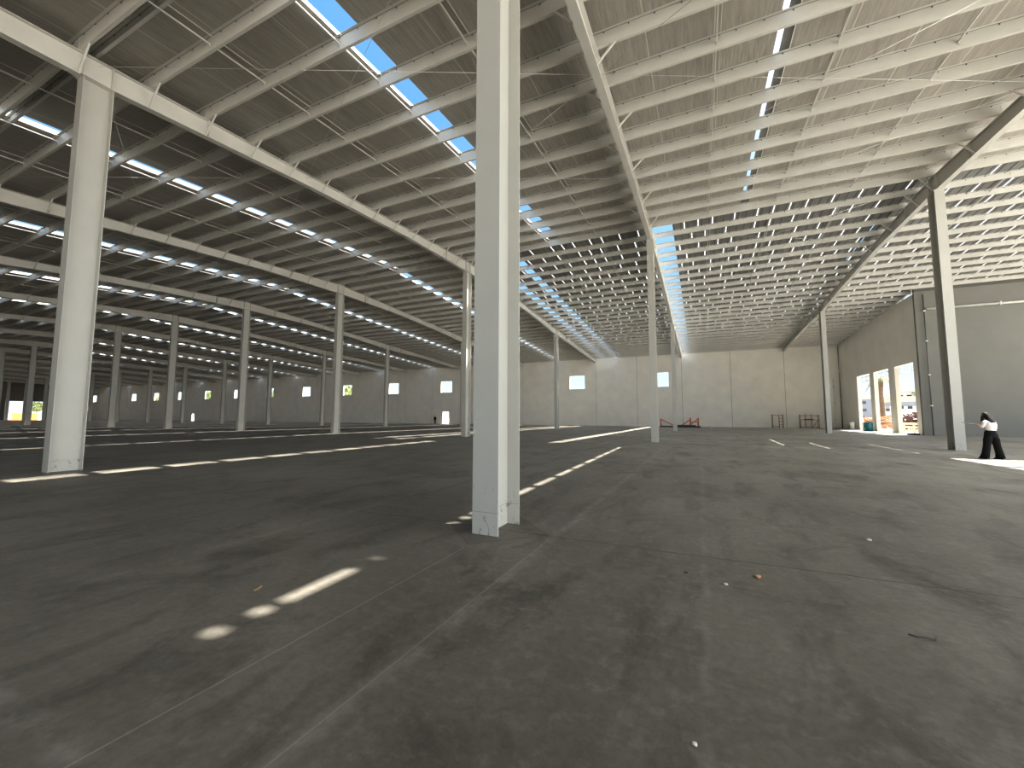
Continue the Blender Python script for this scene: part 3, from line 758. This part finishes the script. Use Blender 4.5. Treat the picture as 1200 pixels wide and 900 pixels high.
# beyond the left wall
tree(-226, 63.5, 7.0, 2.4, 'green tree outside the far left doorways', 8)
t = thing('container', 'orange site container outside the far left doorways', 'container', (-222, 58.5, -.25))
MB().box((-1.2, -4, .1), (1.2, 4, 2.6)).build('body', mat('orange_paint', (.45, .19, .04), .6), t); MB().box((-1.25, -4.05, 2.6), (1.25, 4.05, 2.75)).build('roof', CREAM, t); MB().box((1.2, -3.9, .3), (1.26, -2.2, 2.4)).build('door', CREAM, t)
t = thing('container', 'white container with a red band outside the far left doorways', 'container', (-230, 72, -.25))
MB().box((-1.5, -5, .1), (1.5, 5, 3.6)).build('body', WHITE, t); MB().box((1.5, -4.9, 3.7-.9), (1.56, 4.9, 3.4)).build('band', mat('red_paint', (.5, .08, .09), .6), t); MB().box((-1.55, -5.05, 3.6), (1.55, 5.05, 3.8)).build('roof', CREAM, t)
# foliage behind the far wall seen in the left windows
for k in range(5):
    tree(-92-34*k, 86+3*(k % 2), 10.5, 3.6, 'leafy tree behind the far wall, %s from the right in the left windows' % ordn(k+1), 20+k)

# ------------------------------------------------------------ floor litter
def pebble(x, y, r, M, label, name='pebble', cat='pebble', sd=1):
    rnd = random.Random(sd); bm = bmesh.new(); bmesh.ops.create_icosphere(bm, subdivisions=2, radius=r)
    for v in bm.verts: v.co *= rnd.uniform(.8, 1.15); v.co.z *= .6
    me = bpy.data.meshes.new(name); bm.to_mesh(me); bm.free(); me.materials.append(M)
    o = link(name, me, None, (x, y, r*.5)); return tag(o, label, cat)
YEL = mat('dry_yellow_leaf', (.50, .36, .10), .7)
PALE = mat('pale_stone', (.62, .58, .52), .8)
lf = MB()
for k in range(6):
    a0, a1 = k/6, (k+1)/6
    w0, w1 = .028*math.sin(math.pi*a0), .028*math.sin(math.pi*a1)
    z0, z1 = .008+.03*a0*a0, .008+.03*a1*a1
    lf.add([(a0*.11, -w0, z0+.01), (a0*.11, 0, z0), (a0*.11, w0, z0+.01), (a1*.11, -w1, z1+.01), (a1*.11, 0, z1), (a1*.11, w1, z1+.01)], [(0, 1, 4, 3), (1, 2, 5, 4)])
lfo = lf.build('dry_leaf', YEL, None, (-3.75, 2.5, 0)); lfo.rotation_euler = (0, 0, .9); lfo.scale = (.55, .6, 1); tag(lfo, 'small dry yellow leaf on the floor left of the sun patches', 'leaf')
pebble(-.08, 2.3, .013, PALE, 'tiny pale stone on the near floor, low right of centre', sd=2)
pebble(.46, 4.84, .03, WOOD, 'small tan stone beside the crack in front of the joint', sd=3)
pebble(.16, 4.5, .02, PALE, 'pale flat stone on the floor below the crack', sd=4)
pebble(-.19, 4.66, .018, DARK, 'tiny dark pebble left of the flat pale stone', sd=5)
pebble(1.92, 6.86, .028, PALE, 'pale pebble on the floor beyond the crack at right', sd=6)
tw = MB(); tw.tube([(1.33, 4.06, .012), (1.37, 4.02, .02), (1.41, 4.05, .012), (1.47, 4.04, .012), (1.49, 4.09, .012)], .005, 6)
tag(tw.build('twig', DARK), 'short dark bent twig on the floor at right', 'twig')

# ------------------------------------------------------------ people
def skin_mesh(name, joints, edges, M, parent, sub=2, root=0):
    me = bpy.data.meshes.new(name); me.from_pydata([j[:3] for j in joints], edges, []); me.materials.append(M)
    o = bpy.data.objects.new(name, me); C.objects.link(o); o.parent = parent
    sk = o.modifiers.new('skin', 'SKIN'); sk.use_smooth_shade = True
    lay = me.skin_vertices[0] if me.skin_vertices else None
    if lay is None:
        bm = bmesh.new(); bm.from_mesh(me); bm.verts.layers.skin.verify(); bm.to_mesh(me); bm.free(); lay = me.skin_vertices[0]
    for k, j in enumerate(joints):
        r = j[3]; lay.data[k].radius = r if isinstance(r, tuple) else (r, r); lay.data[k].use_root = (k == root)
    s = o.modifiers.new('sub', 'SUBSURF'); s.levels = sub; s.render_levels = sub
    return o
def loft(rings, n=20, close=True):
    # rings: (cx, cy, cz, rx, ry, tilt) stacked ellipses
    b = MB(); o = 0
    for (cx, cy, cz, rx, ry, *t) in rings:
        tl = t[0] if t else 0
        for k in range(n):
            a = 2*math.pi*k/n; b.v.append((cx+rx*math.cos(a), cy+ry*math.sin(a), cz+tl*rx*math.cos(a)))
    for i in range(len(rings)-1):
        for k in range(n):
            k2 = (k+1) % n; b.f.append((i*n+k, i*n+k2, (i+1)*n+k2, (i+1)*n+k)); b.m.append(0); b.sm.append(True)
    if close:
        b.f += [tuple(range(n))[::-1], tuple((len(rings)-1)*n+k for k in range(n))]; b.m += [0, 0]; b.sm += [True, True]
    return b
# local frame: +X is the way the person faces, +Y their left
def person_in_trousers():
    t = thing('person', 'person in white top and black wide trousers holding a thin white stick out', 'person', (10.13, 22.15, 0), math.radians(120))
    # body: pelvis, spine, head, arms with hands, legs, feet: one skin surface
    J = [(0, 0, .98, (.13, .10)), (-.01, 0, 1.14, (.115, .09)), (.01, 0, 1.31, (.14, .10)), (.035, 0, 1.46, (.11, .08)), (.07, 0, 1.535, .052), (.10, 0, 1.59, .06), (.125, 0, 1.66, (.085, .075)), (.135, 0, 1.73, .07)]
    E = [(0, 1), (1, 2), (2, 3), (3, 4), (4, 5), (5, 6), (6, 7)]
    for s in (1, -1):
        b = len(J)
        J += [(.04, s*.17, 1.43, .055), (.09, s*.20, 1.21, .043), (.28, s*.12, 1.27, .032), (.36, s*.075, 1.30, (.028, .02)), (.42, s*.06, 1.315, (.036, .018))]
        E += [(3, b), (b, b+1), (b+1, b+2), (b+2, b+3), (b+3, b+4)]
        for q in range(4):
            c = len(J); yy = s*(.045+.016*q); ln = (.032, .038, .036, .028)[q]
            J += [(.445, yy, 1.335-.014*q, .0095), (.445+ln, yy-s*.012, 1.33-.014*q, .0085), (.445+ln*.9, yy-s*.035, 1.325-.014*q, .007)]; E += [(b+4, c), (c, c+1), (c+1, c+2)]
        c = len(J); J += [(.40, s*.035, 1.345, .011), (.435, s*.02, 1.36, .009)]; E += [(b+3, c), (c, c+1)]
        l = len(J); st = .10 if s > 0 else -.10
        J += [(0, s*.10, .90, .095), (st*.45+.02, s*.17, .50, .06), (st, s*.195, .10, .04), (st+.05, s*.20, .04, .035), (st+.15, s*.25, .03, .03)]
        E += [(0, l), (l, l+1), (l+1, l+2), (l+2, l+3), (l+3, l+4)]
    skin_mesh('body', J, E, SKIN, t)
    # face
    h = MB()
    h.add([(.200, -.014, 1.665), (.200, .014, 1.665), (.194, 0, 1.705), (.224, 0, 1.668)], [(0, 3, 2), (1, 2, 3), (0, 1, 3)])
    h.build('nose', SKIN, t)
    for s in (-1, 1):
        e = MB(); e.lathe([(.004, -.009), (.010, 0), (.004, .009)], 8, (.196, s*.03, 1.705)); e.build('eye', DARK, t)
        e = MB(); e.lathe([(.008, -.03), (.017, -.005), (.015, .02), (.005, .032)], 8, (.125, s*.082, 1.675)); e.build('ear', SKIN, t)
    MB().box((.196, -.022, 1.625), (.208, .022, 1.633)).build('mouth', RUST, t)
    # top: white, short, ends at the waist
    top = loft([(-.01, 0, 1.08, .125, .165), (-.02, 0, 1.16, .13, .17), (-.01, 0, 1.28, .15, .19), (.005, 0, 1.38, .15, .20), (.025, 0, 1.455, .115, .18), (.055, 0, 1.505, .06, .08)], 24)
    top.build('top', WCLOTH, t)
    for s in (1, -1):
        MB().tube([(.025, s*.13, 1.44), (.045, s*.19, 1.40), (.07, s*.232, 1.29), (.09, s*.246, 1.215)], [.075, .078, .066, .056], 14).build('sleeve', WCLOTH if s < 0 else WCLOTH, t)
    # trousers: wide legs joined at the hips, plus a waistband
    tr = loft([(0, 0, 1.10, .135, .175), (0, 0, 1.0, .16, .205), (0, 0, .90, .17, .225), (0, 0, .82, .13, .19)], 24)
    for s in (1, -1):
        st = .10 if s > 0 else -.10
        r = loft([(0, s*.10, .92, .13, .115), (st*.22, s*.13, .76, .13, .115), (st*.5, s*.15, .50, .11, .10), (st*.85, s*.18, .22, .12, .105), (st*1.05+.02, s*.20, .03, .145, .125)], 20)
        o = len(tr.v); tr.v += r.v; tr.f += [tuple(o+i for i in f) for f in r.f]; tr.m += r.m; tr.sm += r.sm
    tr.build('trousers', BLACK, t)
    MB().lathe([(.0, 0)], 3) if False else None
    for s in (1, -1):
        st = .10 if s > 0 else -.10
        sh = loft([(st+.07, s*.20, .0, .15, .05), (st+.07, s*.20, .03, .155, .052), (st+.05, s*.20, .065, .11, .045), (st+.02, s*.20, .10, .06, .042)], 16); sh.build('shoe', BLACK, t)
    # long dark hair falling over the shoulder
    hr = loft([(-.10, .0, 1.30, .03, .07), (-.08, 0, 1.40, .06, .12), (.0, 0, 1.52, .095, .13), (.06, 0, 1.60, .115, .12), (.10, 0, 1.68, .112, .11), (.125, 0, 1.75, .10, .095), (.135, 0, 1.795, .06, .058), (.135, 0, 1.805, .01, .01)], 20)
    hr.build('hair', HAIR, t)
    for s in (1, -1):
        MB().tube([(.135, s*.085, 1.72), (.155, s*.10, 1.62), (.14, s*.12, 1.50), (.15, s*.13, 1.38), (.15, s*.12, 1.30)], [.035, .045, .05, .045, .012], 10).build('hair_lock', HAIR, t)
    return t
person_in_trousers()
# stick held in the hands
b = MB(); R = Matrix.Rotation(math.radians(120), 3, 'Z')
pa, pb = R @ Vector((.44, .0, 1.335)), R @ Vector((.90, .02, 1.40))
P0 = Vector((10.13, 22.15, 0)); b.tube([P0+pa, P0+pb], .011, 8); st = tag(b.build('stick', WHITE), 'thin white stick held out level in front of the person', 'stick')

def far_person():
    t = thing('person', 'small figure in dark clothes standing by the bright doorway in the far wall', 'person', (-50.0, 69.9, 0), math.radians(-60))
    J = [(0, 0, .95, (.13, .1)), (0, 0, 1.15, (.12, .09)), (0, 0, 1.35, (.15, .1)), (0, 0, 1.47, .06), (.01, 0, 1.55, .07), (.02, 0, 1.63, .095), (.02, 0, 1.70, .07)]
    E = [(i, i+1) for i in range(6)]
    for s in (1, -1):
        b = len(J); J += [(0, s*.19, 1.38, .055), (-.02, s*.25, 1.10, .042), (.06, s*.22, .88, .032), (.08, s*.21, .80, (.03, .02))]; E += [(2, b), (b, b+1), (b+1, b+2), (b+2, b+3)]
        for q in range(5):
            c = len(J); J += [(.07+.012*q, s*(.20+.004*q), .74, .0085), (.08+.012*q, s*.20, .70, .0075)]; E += [(b+3, c), (c, c+1)]
        l = len(J); J += [(0, s*.1, .88, .09), (.02, s*.11, .48, .06), (0, s*.12, .09, .042), (.12, s*.13, .035, .035)]; E += [(0, l), (l, l+1), (l+1, l+2), (l+2, l+3)]
    skin_mesh('body', J, E, SKIN, t, 1)
    loft([(0, 0, .84, .13, .19), (0, 0, 1.1, .13, .18), (0, 0, 1.34, .14, .21), (0, 0, 1.45, .09, .14), (.0, 0, 1.49, .06, .07)], 16).build('jacket', BLACK, t)
    for s in (1, -1):
        MB().tube([(0, s*.17, 1.40), (-.02, s*.25, 1.10), (.05, s*.225, .90)], [.075, .062, .05], 10).build('sleeve', BLACK, t)
        MB().tube([(0, s*.095, .90), (.02, s*.11, .48), (0, s*.12, .05)], [.11, .085, .075], 12).build('trouser_leg', BLACK, t)
        loft([(.06, s*.125, 0, .14, .05), (.06, s*.125, .05, .13, .05), (.02, s*.125, .10, .07, .05)], 12).build('shoe', BLACK, t)
    loft([(.0, 0, 1.60, .11, .10), (.0, 0, 1.68, .115, .105), (.01, 0, 1.75, .08, .075), (.01, 0, 1.775, .02, .02)], 14).build('hair', HAIR, t)
far_person()
